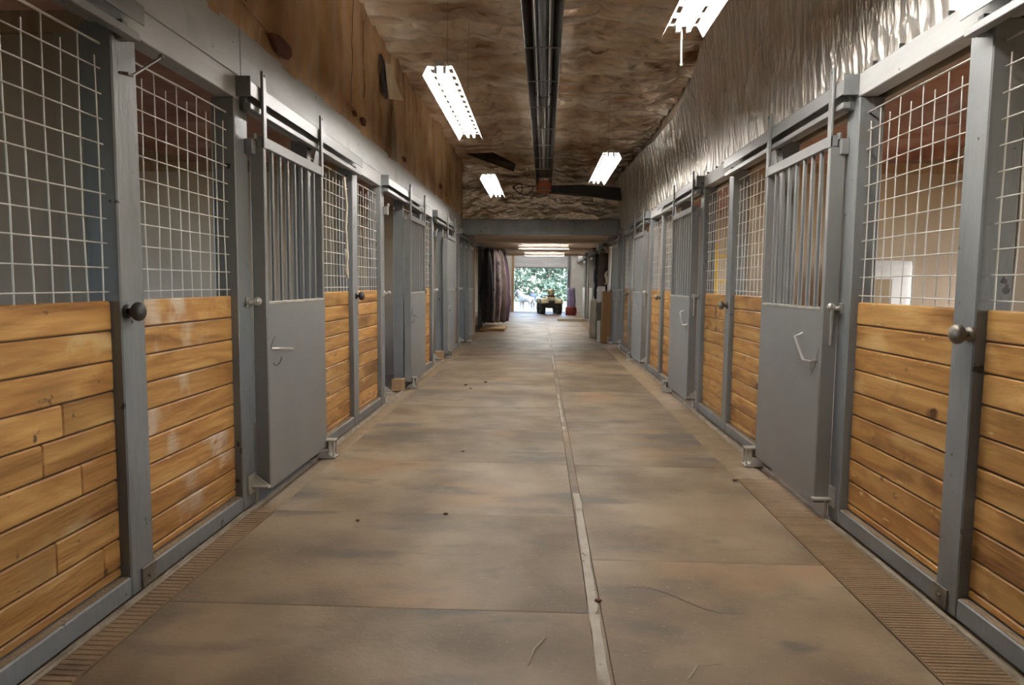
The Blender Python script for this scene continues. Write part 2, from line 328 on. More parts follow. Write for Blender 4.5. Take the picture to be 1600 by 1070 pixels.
# ------------------------------------------------------------------ upper aisle walls and ceiling
def ceil_z(x, y):
    t = (x+1.78)/3.56
    stp = int(math.floor((x+1.9)/1.2)); ph = stp*1.7
    pl = abs(math.sin((y*(2.3+.15*stp)+.22*x+.5*nz(x, y, 5+stp, .6)+ph)*math.pi/1.0))
    seam = abs(((x+1.9)/1.2) % 1 - .5)*2
    return 4.14-.12*t+.09*(1-pl)**2-.045+.04*seam**6+.06*nz(x, y, 2, .9)+.035*nz(x, y, 9, 3.5)
struct('ceiling', MB().grid(lambda a, b: (-W-.12+3.8*b, YNEAR+(YBEAM+.1-YNEAR)*a, ceil_z(-W+3.56*b, YNEAR+(YBEAM+.1-YNEAR)*a)), 620, 72), 'foil_ceiling',
       'brown crinkled foil insulation sagging between seams over the aisle', True)
def left_sheet(a, b):
    y = YNEAR+(YBEAM-YNEAR)*a; z = 2.87+1.42*b
    wv = .035*abs(nz(y, z*.35, 1, 1.1))*1.5+.02*math.sin(y*5.5+1.5*nz(y, z, 3, .5))*(1-b)+.015*nz(y, z, 6, 3)
    return (-W-.035+wv*1.2, y, z - (.02*abs(math.sin(y*2.1)) if b == 0 else 0))
ls = struct('wall_left', MB().grid(left_sheet, 300, 26), 'brown_sheet', 'brown plastic-covered wall above the stall fronts on the left', True)
# seams, torn flaps and punched holes of the left sheet
for yy, z0, z1 in ((4.3, 3.1, 4.1), (6.70, 3.1, 4.1), (7.05, 3.25, 4.0), (9.15, 3.1, 4.1), (11.6, 3.0, 4.1), (13.9, 3.0, 4.1)):
    MB().tube([(left_sheet((yy-YNEAR)/(YBEAM-YNEAR), (z0+(z1-z0)*i/14-2.87)/1.42)[0]+.001, yy, z0+(z1-z0)*i/14) for i in range(15)], .0045, 5).build('seam', 'heater_metal', ls)
for yy, z, dy, dz in ((4.78, 2.985, .17, .075), (6.77, 3.02, .05, .03), (6.95, 2.985, .07, .05), (9.05, 2.985, .09, .04), (12.3, 3.1, .2, .05)):
    mb = MB(); pts = [(yy+dy*math.cos(t)*(1+.25*math.sin(3*t)), z+dz*math.sin(t)*(1+.2*math.cos(2*t))) for t in [i*2*math.pi/9 for i in range(9)]]
    xs_ = left_sheet((yy-YNEAR)/(YBEAM-YNEAR), (z-2.87)/1.42)[0]; mb.prism([(p[0], p[1]) for p in pts], xs_-.01, xs_+.014, 'x'); mb.build('torn_hole', 'red_dark', ls)
def flapfn(a, b):
    z = 3.80-.34*a; y0, y1 = 7.72+.2*a, 8.02+.50*a*(1.5-a)
    return (-W+.05+.10*a*a*(b), y0+(y1-y0)*b, z+.07*b)
MB().grid(flapfn, 6, 5).build('paper_flap', 'kraft_paper', ls, smooth=True)
MB().prism([(7.62,3.86), (7.80,3.82), (7.84,3.68), (7.92,3.46), (7.80,3.50), (7.68,3.7)], -W+.012, -W+.034, 'x').build('torn_hole', 'heater_tube', ls)
# right foil: hangs in front of a timber wall, its top edge sagging
TOPZ = [(-4, 4.05), (2, 4.05), (6.4, 3.93), (7.1, 3.98), (8.4, 3.54), (9.8, 3.48), (12, 3.60), (13.7, 3.66), (15.9, 3.68)]
def topz(y):
    for (a, za), (b, zb) in zip(TOPZ, TOPZ[1:]):
        if y <= b:
            t = (y-a)/(b-a); t = t*t*(3-2*t); return za+(zb-za)*t
    return TOPZ[-1][1]
def right_foil(a, b):
    y = YNEAR+(YBEAM-YNEAR)*a; z1 = topz(y)
    z = 2.57+(z1-2.57)*b
    wv = .028*nz(y, z*.25, 4, 1.6, 2)+.004*nz(y, z*.4, 8, 7, 2)
    bow = .16*b**2.2+.03*math.sin(b*math.pi)
    return (W+.03-bow-wv*(.3+b), y, z)
rw = struct('wall_right', MB().grid(right_foil, 460, 30), 'foil_wall', 'crinkled silver foil sheet above the stall fronts on the right', True)
MB().box(W+.16, W+.20, YNEAR, YBEAM, 2.46, 4.5).build('backing_board', 'plywood', rw)
for i in range(34):
    yy = 1.4+i*.31+random.uniform(-.06, .06)
    if yy < 15: MB().box(W+.004, W+.03, yy, yy+.012, 2.585, 2.61).build('staple', 'heater_tube', rw)
# far fascia above the cross beam
def fascia(a, b):
    x = -W-.02+2*(W+.02)*a; z = 2.80+1.5*b
    q = .05*abs(math.sin(z*8+.6*nz(x, z, 2, 1)))+.05*nz(x, z, 4, 2.)
    return (x, YBEAM-.04-q, z+(.03*nz(x, 0, 1, 3) if b == 0 else 0))
struct('wall_far', MB().grid(fascia, 60, 30), 'foil_fascia', 'quilted foil insulation wall above the grey cross beam at the aisle end', True)
struct('trim_1', MB().box(-W, W, YBEAM-.12, YBEAM+.05, 2.50, 2.835, .006), 'grey_paint', 'wide grey cross beam spanning the aisle under the foil insulation', cat='beam')
fp = tag(MB().add([(-1.55,14.3,4.02), (-.56,14.0,3.62), (-.52,14.05,3.78), (-1.0,14.3,4.05)], [(0,1,2,3)]).build('torn_insulation_flap', 'heater_metal'),
         'dark torn flap hanging from the ceiling near the far left lamp', 'insulation')
sol = fp.modifiers.new('t', 'SOLIDIFY'); sol.thickness = .012

# ------------------------------------------------------------------ headers
def boards(name, label, s, z0, z1, segs, u0, u1, m):
    e = empty(name, (0, 0, 0), label, 'header', kind='structure')
    for a, b in segs: MB().box(sx(s, u0), sx(s, u1), a+.003, b-.003, z0, z1, .004).build('board', m, e)
boards('trim_2', 'grey header boards over the stall openings on the left', -1, HH, 2.594, ((YNEAR, 4.12), (4.12, 9.2), (9.2, YBEAM)), -.10, 0, 'grey_board')
boards('trim_3', 'pale grey fascia boards under the brown wall on the left', -1, 2.600, 2.885, ((YNEAR, 4.13), (4.13, 8.9), (8.9, YBEAM)), -.03, -.006, 'grey_board')
boards('trim_4', 'grey header boards over the stall openings on the right', 1, HH, 2.587, ((YNEAR, 2.1), (2.1, 7.76), (7.76, 12.6), (12.6, YBEAM)), -.10, 0, 'grey_board')

# ------------------------------------------------------------------ posts
PWD = {-1: .175, 1: .152}
pcache = {}
def post(nm, s, k):
    y = PY(k); hw = PWD[s]/2
    what = 'with a round dark door-stop knob' if k % 2 == 0 else 'with a door latch'
    if k > 8: what = 'beyond the cross beam'
    e = empty('timber_post', (sx(s), y, 0), '%s grey post from the camera along the %s wall, %s' % (ORD[k], nm, what), 'post', 'grey posts of the stall fronts')
    if ('p', s) not in pcache:
        pcache['p', s] = MB(s > 0).box(-.14, 0, -hw, hw, 0, HH, .006).mesh('shaft', 'grey_paint')
        mb = MB(s > 0); n = 12
        mb.tube([(0,0,0), (.012,0,0)], .03, n); mb.tube([(.01,0,0), (.04,0,0)], .014, n)
        mb.ball((.055,0,0), .042, (.72,1,1), 14, 8)
        pcache['k', s] = mb.mesh('knob', 'black_rubber' if s < 0 else 'steel', True)
    MB_ = inst('shaft', pcache['p', s] if k != 9 else pcache.setdefault(('w', s), MB(s > 0).box(-.14, 0, -hw, hw, 0, HH, .006).mesh('shaft', 'raw_wood')), e)
    if k > 8: return e
    zk = 1.263 if s < 0 else 1.208
    if k % 2 == 0:
        inst('knob', pcache['k', s], e, (0, -.055 if k == 0 else 0, zk))
        if k == 0:
            mb = MB(s > 0); mb.box(0, .01, -.02, hw+.005, .01, .10, .002); mb.tube([(.008,.03,.055), (.02,.03,.055)], .012, 6); mb.build('foot_plate', 'steel', e)
    else:
        # slide latch at mid height, roller bracket near the top, catch bracket at the foot
        mb = MB(s > 0); mb.box(0, .012, .0, hw-.01, 1.24, 1.30, .002); mb.tube([(.03,-.03,1.27), (.03,.05,1.27)], .011, 8); mb.tube([(.0,.03,1.27), (.05,.03,1.27)], .014, 8)
        mb.ball((.055,.05,1.275), .027, (1,1,1), 10, 6)
        la = mb.build('latch', 'galvanised', e)
        if s > 0:
            MB(True).tube([(.05,.035,1.26), (.05,.04,1.05)], [.011, .007], 8).build('latch_rod', 'galvanised', e)
        mb = MB(s > 0); mb.box(0, .05, hw-.05, hw+.015, 2.16, 2.25, .004); mb.tube([(.05,hw-.02,2.25), (.05,hw-.02,2.285)], .016, 8)
        mb.build('roller_bracket', 'grey_door', e)
        mb = MB(s > 0); mb.box(0, .012, -.03, .07, .08, .20, .002); mb.box(.0, .115, .01, .055, .115, .128, .002)
        mb.prism([(.012,.20), (.10,.128), (.012,.128)], .045, .055, 'y'); mb.tube([(.03,.03,.02), (.03,.05,.11)], .008, 6)
        mb.build('door_catch', 'galvanised', e)
    return e
for nm, s in SIDES:
    for k in range(0, 15): post(nm, s, k)
# hook rod on the first left post
mb = MB().tube([(.05,-.055,2.259), (.02,-.07,2.26), (.05,-.03,2.258), (.05,.2,2.405)], .007, 6); mb.ball((.05,.205,2.41), .013)
mb.build('bridle_hook', 'steel', [o for o in bpy.data.objects if o.name == 'timber_post'][0])

# ------------------------------------------------------------------ stall front panels
plank_cache = {}
def plank(parent, s, y0, y1, z0, z1, m, u=-.045):
    L, H = round(y1-y0, 3), round(z1-z0, 3); key = (L, H, m)
    if key not in plank_cache:
        plank_cache[key] = MB().box(-.018, .018, -L/2, L/2, -H/2+.0032, H/2-.0032, .006).mesh('plank', m)
    o = inst('plank', plank_cache[key], parent, (-s*(u-.018), (y0+y1)/2-parent.location.y, (z0+z1)/2))
    o.rotation_euler = (0, random.uniform(-.012, .012), 0)
    return o
mesh_cache = {}
def wire_mesh(parent, s, y0, y1, u=-.055):
    L = round(y1-y0, 3)
    if (L, s) not in mesh_cache:
        mb = MB(s > 0); n = int((L-.06)/.1); st = (L-.06)/n; r = .0034
        z0, z1 = HP-.01, 2.372
        for i in range(n+1):
            y = -L/2+.03+i*st; j = [random.uniform(-.006, .006) for _ in range(4)]
            mb.tube([(j[0]*.4, y, z0), (j[1], y+j[2]*.6, z0+.35), (j[3], y+j[1]*.6, z0+.7), (0, y, z1-(.055 if i % 2 else 0))], r, 5, False)
        for i in range(11):
            z = HP+.035+i*.1025
            if z > z1: break
            mb.tube([(.006, -L/2+.005, z), (.010, 0, z+random.uniform(-.004, .004)), (.006, L/2-.005, z)], r, 5, False)
        mb.tube([(.004, -L/2, z1), (.004, L/2, z1)], .0055, 6, False)
        mesh_cache[L, s] = mb.mesh('wire_mesh', 'wire', True)
    return inst('wire_mesh', mesh_cache[L, s], parent, (-s*u, 0, 0))
def panel(nm, s, y0, y1, label, near, far, planks=True, wood='wood', splits=None):
    yc = (y0+y1)/2
    e = empty('stall_panel', (sx(s), yc, 0), label, 'stall panel', 'plank and mesh panels of the stall fronts')
    L = y1-y0
    MB(s > 0).box(-.10, -.002, -L/2, L/2, .0, .092, .006).build('sill', 'grey_paint', e)
    MB(s > 0).box(-.046, -.010, -L/2+.004, L/2-.004, .0905, .0935).build('dust_layer', 'dirt', e)
    if near: MB(s > 0).box(-.13, -.004, -L/2, -L/2+.09, .092, HH, .004).build('jamb', 'grey_paint', e)
    a0 = y0+(.09 if near else 0)
    if planks:
        z = HP; i = 0
        while z > .095:
            z0 = max(.094, z-.1305)
            cuts = sorted((splits or {}).get(i, []))
            xs = [a0+.001]+[a0+(y1-a0)*c for c in cuts]+[y1-.001]
            for q in range(len(xs)-1): plank(e, s, xs[q]+(.001 if q else 0), xs[q+1], z0, z, wood)
            z = z0; i += 1
        MB(s > 0).box(-.060, -.078, -L/2+(.09 if near else 0), L/2, .094, HP-.02).build('backing', 'heater_metal', e)
    else:
        o = MB(s > 0); z = HP
        while z > .095:
            z0 = max(.094, z-.1305); o.box(-.08, -.045, a0-yc, y1-yc, z0+.002, z-.002, .004); z = z0
        o.build('planking', 'wood', e)['kind'] = 'stuff'
    wm = wire_mesh(e, s, a0, y1)
    wm.location.y = (a0+y1)/2-yc
    return e
for nm, s in SIDES:
    hw = PWD[s]/2
    for k in range(-1, 4):
        yp = PY(2*k+1) if k >= 0 else PY(1)-PITCHY
        if k >= 0:
            panel(nm, s, PY(2*k)+hw, PY(2*k+1)-hw, '%s wooden plank panel with wire mesh on the %s, just before a sliding door' % (ORD[k], nm), False, False,
                  wood='wood_worn' if (k == 0 and s < 0) else 'wood')
        sp = None
        if k == -1 and s < 0: sp = {3: [.72], 4: [.62], 5: [.80], 7: [.66], 8: [.90]}
        panel(nm, s, yp+1.17, PY(2*k+2)-hw, '%s wooden plank panel with wire mesh on the %s, just past a sliding door' % (ORD[k+1], nm), True, False,
              wood='wood_weathered' if (k == -1 and s < 0) else 'wood', splits=sp)
    for k in range(4, 8):
        panel(nm, s, PY(2*k)+hw, PY(2*k+1)-hw if k < 7 else PY(2*k)+1.0, '%s far plank panel beyond the cross beam on the %s' % (ORD[k-4], nm), False, False, planks=False)

# ------------------------------------------------------------------ sliding doors, tracks, floor guides
DW = 1.15
def door_parts(e, s, handle):
    fl_ = s > 0
    for y0 in (0., DW-.042): MB(fl_).box(.012, .099, y0, y0+.042, .09, 2.205, .004).build('stile', 'grey_door', e)
    MB(fl_).box(.062, .1005, .010, DW-.004, .088, 1.258, .003).build('kick_sheet', 'grey_door', e)
    MB(fl_).box(.057, .104, .04, DW-.04, 1.255, 1.272, .002).build('sheet_cap', 'galvanised', e)
    key = ('bar', s)
    if key not in pcache: pcache[key] = MB(fl_).box(-.011, .011, -.0125, .0125, 1.268, 2.21, .004).mesh('bar', 'grey_door')
    for i in range(7): inst('bar', pcache[key], e, ((.078 if s < 0 else -.078), .042+(DW-.084)*(i+1)/8, 0))
    MB(fl_).box(.058, .103, 0, DW, 2.205, 2.272, .004).build('top_rail', 'grey_door', e)
    for y0, q in ((0., 1), (DW-.05, -1)):
        st = MB(fl_).box(.088, .105, y0, y0+.05, 2.20, 2.655, .004).build('hanger_strap', 'grey_door', e)
        MB(fl_).tube([(.104, y0+.025, 2.63), (.110, y0+.025, 2.63)], .009, 6).build('bolt', 'steel', st)
    MB(fl_).prism([(DW-.05,2.272), (DW-.05,2.38), (DW-.13,2.38), (DW-.19,2.272)], .078, .088, 'x').build('gusset', 'grey_door', e)
    # pull handle with the round outline of its pocket
    hy, hz = .065, .955
    mb = MB(fl_)
    for a0, a1 in ((-2.6, -.9), (.2, 1.5)) if s < 0 else ((-2.9, .9),):
        ps = []
        for i in range(10):
            a = a0+(a1-a0)*i/9
            yy = hy+.075-.095*math.cos(a) if s < 0 else hy+.03-.06*math.cos(a-1.0)
            ps.append((.102, max(.012, yy), hz+.095*math.sin(a)*(1 if s < 0 else 1)))
        mb.tube(ps, .0028 if s < 0 else .0045, 6)
    mb.build('pocket_ring', 'heater_metal' if s < 0 else 'bright_steel', e)
    if handle == 'out':
        ps = [(.10, hy, hz+.02), (.135, hy+.02, hz+.02), (.135, hy+.26, hz-.005), (.10, hy+.27, hz-.005)]
    else:
        ps = [(.10, hy-.02, hz), (.13, hy, hz-.012), (.135, hy+.11, hz-.015), (.135, hy+.20, hz+.06), (.133, hy+.27, hz+.12), (.10, hy+.225, hz+.145)]
    MB(fl_).tube(ps, .009, 8).build('pull_handle', 'bright_steel', e)
def door(nm, s, y, label, handle, group='grey sliding stall doors'):
    e = empty('sliding_stall_door', (sx(s), y, 0), label, 'door', group)
    door_parts(e, s, handle); return e
DOORS = [
 ('left', -1, 4.185, 'nearest grey sliding stall door on the left, closed', 'out'),
 ('left', -1, 8.92, 'grey sliding stall door on the left beside the first open doorway', 'out'),
 ('left', -1, 12.52, 'grey sliding stall door on the left, slid open behind the second open doorway', 'out'),
 ('left', -1, 16.2, 'grey sliding stall door on the left just before the hanging blankets', 'out'),
 ('right', 1, 4.147, 'nearest grey sliding stall door on the right, closed with a bent steel pull handle', 'bent'),
 ('right', 1, 7.812, 'second grey sliding stall door from the camera on the right', 'bent'),
 ('right', 1, 11.472, 'third grey sliding stall door from the camera on the right', 'bent'),
 ('right', 1, 15.132, 'fourth grey sliding stall door on the right, next to the tall brown board', 'bent')]
for d in DOORS: door(*d)
far_d = None
for nm, s in SIDES:
    for k in range(4 if s > 0 else 5, 7):
        e = empty('sliding_stall_door', (sx(s), PY(2*k+1)+.09, 0), '%s grey sliding stall door beyond the cross beam on the %s' % (ORD[k-4], nm), 'door', 'grey sliding stall doors')
        MB(s > 0).box(.05, .10, 0, 1.3, .09, 1.26, .004).build('kick_sheet', 'grey_door', e)
        mb = MB(s > 0)
        for i in range(8): mb.box(.06, .09, .02+i*.177, .045+i*.177, 1.26, 2.22)
        mb.build('bars', 'grey_door', e); MB(s > 0).box(.055, .10, 0, 1.3, 2.2, 2.27, .004).build('top_rail', 'grey_door', e)
        for yy in (0., 1.25): MB(s > 0).box(.086, .10, yy, yy+.05, 2.2, 2.62, .003).build('hanger_strap', 'grey_door', e)
for nm, s in SIDES:
    for k in range(-1, 7):
        if s < 0 and k == 4: continue
        y0 = PY(2*k+1)-.05 if k >= 0 else PY(1)-PITCHY; y1 = PY(2*k+2)-.02 if k >= 0 else PY(0)+.02
        e = empty('door_track', (sx(s), y0, 0), '%s grey sliding-door track hood on the %s header' % (ORD[k+1], nm), 'track', 'sliding door tracks')
        L = y1-y0
        mb = MB(s > 0).prism([(0,2.575), (.07,2.568), (.084,2.556), (.084,2.478), (.078,2.478), (.078,2.55), (.0,2.56)], 0, L, 'y')
        mb.build('hood', 'grey_door', e)
        MB(s > 0).box(.028, .074, .02, L-.02, 2.405, 2.44, .003).build('rail', 'grey_door', e)
        for yy in (.06, L/2, L-.06): MB(s > 0).box(.0, .034, yy-.02, yy+.02, 2.40, 2.48, .002).build('rail_bracket', 'grey_paint', e)
        MB(s > 0).box(-.004, .088, -.012, .0, 2.47, 2.585, .002).build('end_cap', 'grey_paint', e)
for nm, s in SIDES:
    ks = (0, 1, 2, 3)
    for k in ks:
        y = PY(2*k+1)+1.24
        e = empty('floor_guide', (sx(s), y, 0), '%s steel floor guide at the foot of a sliding door on the %s' % (ORD[k], nm), 'door guide', 'steel door guides on the floor')
        MB(s > 0).prism([(.03,.002), (.17,.002), (.175,.012), (.13,.03), (.12,.055), (.05,.045)], -.05, .05, 'y').build('base_plate', 'galvanised', e)
        mb = MB(s > 0); mb.box(.115, .125, -.03, .03, .03, .15, .002); mb.box(.06, .17, -.045, .045, .135, .148, .002); mb.box(.155, .167, -.045, -.03, .0, .14, .002); mb.box(.155, .167, .03, .045, .0, .14, .002); mb.build('upright', 'galvanised', e)
        MB(s > 0).tube([(.088,0,.07), (.088,0,.14)], .022, 10).build('roller', 'steel', e)
for i, (y, lb) in enumerate(((8.72, 'tan wooden block on the floor in the first open doorway'), (12.4, 'tan wooden block on the floor in the second open doorway'))):
    tag(MB().box(-W-.12, -W+.03, y, y+.16, 0, .15, .006).build('wood_block', 'raw_wood'), lb, 'block')

# ------------------------------------------------------------------ ceiling lamps
def lamp_proto():
    e = bpy.data.objects.new('strip_light', None); C.objects.link(e)
    L = 2.44; hl = L/2
    mb = MB()
    # reflector pan: centre, slotted strips, sloping wings (thin sheet, both skins)
    def sheet(p, q, y0, y1): mb.add([(p[0],y0,p[1]), (q[0],y0,q[1]), (q[0],y1,q[1]), (p[0],y1,p[1])], [(0,1,2,3)])
    sheet((-.056,.07), (.056,.07), -hl, hl)
    for sg in (-1, 1):
        sheet((sg*.090,.072), (sg*.096,.070), -hl, hl); sheet((sg*.096,.070), (sg*.134,.0), -hl, hl)
        y = -hl; i = 0
        while y < hl-.001:
            ln = .075; gap = .11
            sheet((sg*.056,.07), (sg*.090,.072), y, min(hl, y+ln)); y += ln+gap
    r = mb.build('reflector', 'white_enamel', e)
    m = r.modifiers.new('t', 'SOLIDIFY'); m.thickness = .0015
    MB().box(-.04, .04, -hl+.01, hl-.01, .072, .115, .004).build('ballast_channel', 'white_enamel', e)
    for sg in (-1, 1):
        t = MB().tube([(sg*.034,-hl+.05,.042), (sg*.034,hl-.05,.042)], .0135, 8).build('fluorescent_tube', 'tube_light', e)
        mb = MB()
        for yy in (-hl+.012, hl-.05): mb.box(sg*.034-.012, sg*.034+.012, yy, yy+.038, .022, .072, .003)
        mb.build('tube_socket', 'white_enamel', t)
    for yy in (-.8, .8):
        MB().tube([(0,yy,.11), (.01,yy,1.12)], .0015, 4).build('hanger_wire', 'dull_rod', e)
    return e
lp = lamp_proto()
LAMPS = [(-.79, 5.43+1.22, 2.99, 'bright slotted strip lamp hanging left of the heater, the nearest on that side'),
         (.90, 4.64-1.22, 2.99, 'bright strip lamp at the top of the picture, right of the heater'),
         (.88, 9.0+1.16, 2.99, 'small bright strip lamp right of the far end of the heater'),
         (-.81, 10.75+1.17, 2.99, 'small bright strip lamp left of the far end of the heater')]
for i, (x, y, z, lb) in enumerate(LAMPS):
    o = lp if i == 0 else copy_tree(lp)
    o.location = (x, y, z); tag(o, lb, 'lamp', 'fluorescent strip lamps over the aisle')
pc = MB().tube([(.90, 4.66, 3.05), (.902, 4.665, 2.93), (.903, 4.66, 2.83)], .006, 6); pc.ball((.903,4.66,2.825), .010)
tag(pc.build('pull_cord', 'wire'), 'short white pull cord hanging from the end of the top right lamp', 'cord')
# unseen lamps added near the end door to brighten the aisle end
for x, y, lb in ((-.9, 31.2, 'unseen strip lamp added near the end door on the left'), (.9, 31.2, 'unseen strip lamp added near the end door on the right')):
    o = copy_tree(lp); o.location = (x, y, 2.99 if y < 20 else 3.3); tag(o, lb, 'lamp', 'fluorescent strip lamps over the aisle')
# lamps laid across the passage beyond the beam
for y, x, lb in ((20.75, .09, 'strip lamp laid across the low ceiling beyond the beam, the nearer one'), (26.1, .14, 'strip lamp laid across the low ceiling beyond the beam, the farther one')):
    o = copy_tree(lp); o.location = (x, y, 2.43); o.rotation_euler = (0, 0, math.pi/2); o.scale = (1, .62, 1); tag(o, lb, 'lamp', 'cross lamps beyond the beam')
    for ch in list(o.children):
        if ch.name.startswith('fluorescent_tube'): ch.data = ch.data.copy(); ch.data.materials[0] = MATS['tube_light_high']
        if ch.name.startswith('hanger_wire'): bpy.data.objects.remove(ch)

# ------------------------------------------------------------------ radiant tube heater
h = empty('radiant_heater', (.0, 0, 3.5), 'long dark radiant tube heater hanging along the middle of the ceiling', 'heater', rz=-.0062)
h.location.x = -.040
mb = MB(); prof = [(-.155,0), (-.165,.005), (-.10,.16), (.10,.16), (.165,.005), (.155,0), (.092,.15), (-.092,.15)]
mb.prism(prof, .5, 15.0, 'y'); mb.build('reflector_hood', 'heater_metal', h)
MB().tube([(0,.5,.075), (0,8.1,.075)], .052, 12).build('emitter_tube', 'heater_tube', h, smooth=True)
MB().tube([(0,8.2,.08), (0,13.3,.08)], .03, 10).build('flue_tube', 'dull_rod', h, smooth=True)
mb = MB(); mb.tube([(.085*math.cos(t), 8.08+.14*math.sin(t), .05) for t in [math.pi*i/8 for i in range(9)]], .014, 8); mb.build('return_bend', 'heater_tube', h)
for sx_ in (-.062, .062):
    MB().tube([(sx_,.5,.03), (sx_,8.1,.03)], .009, 6).build('support_rod', 'dull_rod', h)
    MB().tube([(sx_*1.05,8.2,.05), (sx_*1.05,13.2,.05)], .008, 6).build('support_rod', 'dull_rod', h)
for y in (1.4, 2.6, 3.8, 5.2, 6.355, 7.39, 8.437, 9.6, 10.73, 11.8, 12.92, 14):
    MB().tube([(-.16,y,-.002), (.16,y,-.002)], .006, 6).build('cross_wire', 'dull_rod', h)
for y in (2., 6.1, 10.2, 14.2):
    MB().tube([(-.1,y,.16), (0,y,.33), (.1,y,.16)], .004, 5).build('hanger_chain', 'dull_rod', h)
    MB().tube([(0,y,.33), (0,y,.6)], .004, 5).build('hanger_chain', 'dull_rod', h)
bx = MB().box(-.16, .16, 15.0, 15.3, -.13, .10, .012).build('burner_box', 'orange_red', h)
MB().box(-.12, .12, 14.985, 15.0, -.115, -.07, .003).build('label_plate', 'cardboard', bx)
dz = MB(); dz.prism([(.17,3.36), (.17,3.50), (.9,3.52), (1.74,3.45), (1.74,3.20), (1.0,3.30)], 15.05, 15.3, 'y')
tag(dz.build('air_duct', 'black_duct'), 'black duct running from the heater burner to the right wall', 'duct')
pts = [(-.12, 15.1, 3.5)]
for i in range(26):
    t = i/25*2*math.pi*1.7; pts.append((-.45-.16*math.cos(t)+.12*math.sin(t*.5), 15.0+.05*math.sin(t*2), 3.42+.10*math.sin(t)+.03*math.sin(t*2.3)))
tag(MB().tube(pts, .010, 6).build('coiled_cable', 'black_duct', smooth=True), 'dark tangled cable looped left of the heater burner', 'cable')

# ------------------------------------------------------------------ things in the stalls
sh = empty('wall_shelf', (3.05, 6.58, 1.16), 'plain wooden shelf on the partition in the nearest right stall', 'shelf')
MB().box(-.5, .5, -.42, 0, .0, .03, .003).build('board', 'raw_wood', sh)
for x in (-.4, .4): MB().prism([(-.38,0), (0,0), (0,-.3)], x-.02, x+.02, 'x').build('bracket', 'raw_wood', sh)
def sackfn(x0, y0, z0, wx, wy, hz, seed):
    mb = MB(); rows = 8; n = 16; vs = []
    for i in range(rows+1):
        t = i/rows
        for k in range(n):
            a = 2*math.pi*k/n; c, s_ = math.cos(a), math.sin(a)
            e_ = .45
            px = math.copysign(abs(c)**e_, c)*wx/2*(1-.12*t*t); py = math.copysign(abs(s_)**e_, s_)*wy/2*(1-.45*t)
            q = 1+.08*nz(c, s_, t*2+seed, 1.5)
            vs.append((x0+px*q+.03*t, y0+py*q, z0+hz*t+.02*nz(c, s_, seed, 2)*t))
    fs = [(i*n+k, i*n+(k+1)%n, (i+1)*n+(k+1)%n, (i+1)*n+k) for i in range(rows) for k in range(n)]+[tuple(range(n)), tuple(rows*n+k for k in range(n))]
    return mb.add(vs, fs)
tag(sackfn(3.09, 6.38, 1.19, .46, .26, .44, 1).build('feed_sack', 'sack_white', smooth=True), 'white feed sack behind the mesh in the nearest right stall', 'sack')
bxo = empty('cardboard_box', (2.93, 6.14, 1.19), 'small tan cardboard box in front of the white sack', 'box')
MB().box(-.11, .11, -.05, .05, 0, .27, .004).build('body', 'cardboard', bxo); MB().box(-.112, .112, -.052, .0, .27, .274).build('flap', 'cardboard', bxo)
yl = empty('yellow_ladder', (2.71, 9.7, 0), 'yellow metal frame leaning in the second right stall', 'ladder')
for x in (-.22, .22): MB().box(x-.025, x+.025, -.03, .03, 0, 2.0, .005).build('side_rail', 'yellow_paint', yl)
for z in (.3, .7, 1.1, 1.45, 1.8): MB().box(-.22, .22, -.02, .02, z, z+.045, .004).build('rung', 'yellow_paint', yl)
yl.rotation_euler = (-.14, 0, 0)
tag(MB().tube([(-W-.02, 6.32, 2.36), (-W-.0, 6.33, 2.1), (-W-.02, 6.36, 1.9), (-W-.0, 6.34, 1.62), (-W-.01, 6.30, 1.50), (-W-.0, 6.33, 1.44), (-W-.01, 6.36, 1.52), (-W-.015, 6.33, 1.7)], .012, 7).build('lead_rope', 'rope', smooth=True),
    'pale lead rope hanging on the mesh past the first left door', 'rope')

# ------------------------------------------------------------------ passage beyond the beam
YD = 27.2
struct('ceiling_low', MB().box(-W-.1, W+.1, YBEAM, YD, 2.56, 2.62), 'drop_ceiling', 'low beige ceiling of the passage beyond the cross beam')
for y in (18.4, 22.6, YD-.1):
    tag(MB().box(-W, W, y, y+.12, 2.48, 2.565, .004).build('ceiling_joist', 'drop_ceiling'), {18.4: 'first', 22.6: 'second'}.get(y, 'last')+' beige joist across the low ceiling beyond the beam', 'joist')
struct('ceiling_end', MB().box(-XOUT, XOUT, YD, YEND, 3.9, 4.0), 'white_wall', 'white ceiling above the end of the barn')
struct('ceiling_side_left', MB().box(-XOUT, -W-.1, 16.9, YD, 3.0, 3.1), 'red_insulation', 'insulation over the far stalls on the left')
struct('ceiling_side_right', MB().box(W+.1, XOUT, 16.9, YD, 3.0, 3.1), 'red_insulation', 'insulation over the far stalls on the right')
struct('wall_over_low', MB().box(-XOUT, XOUT, YD, YD+.06, 2.6, 3.95), 'white_wall', 'white wall above the end of the low ceiling')
for nm, s in SIDES:
    boards({'left': 'trim_5', 'right': 'trim_6'}[nm], 'grey header over the stalls beyond the cross beam on the %s' % nm, s, 2.44, 2.56, ((YBEAM, 22), (22, YEND)), -.10, 0, 'grey_paint')
    struct('wall_%s_end' % nm, MB().box(s*(W+.02), s*(W+.1), YD, YEND, 2.56, 3.9), 'white_wall', 'white upper wall beside the end door on the %s' % nm)
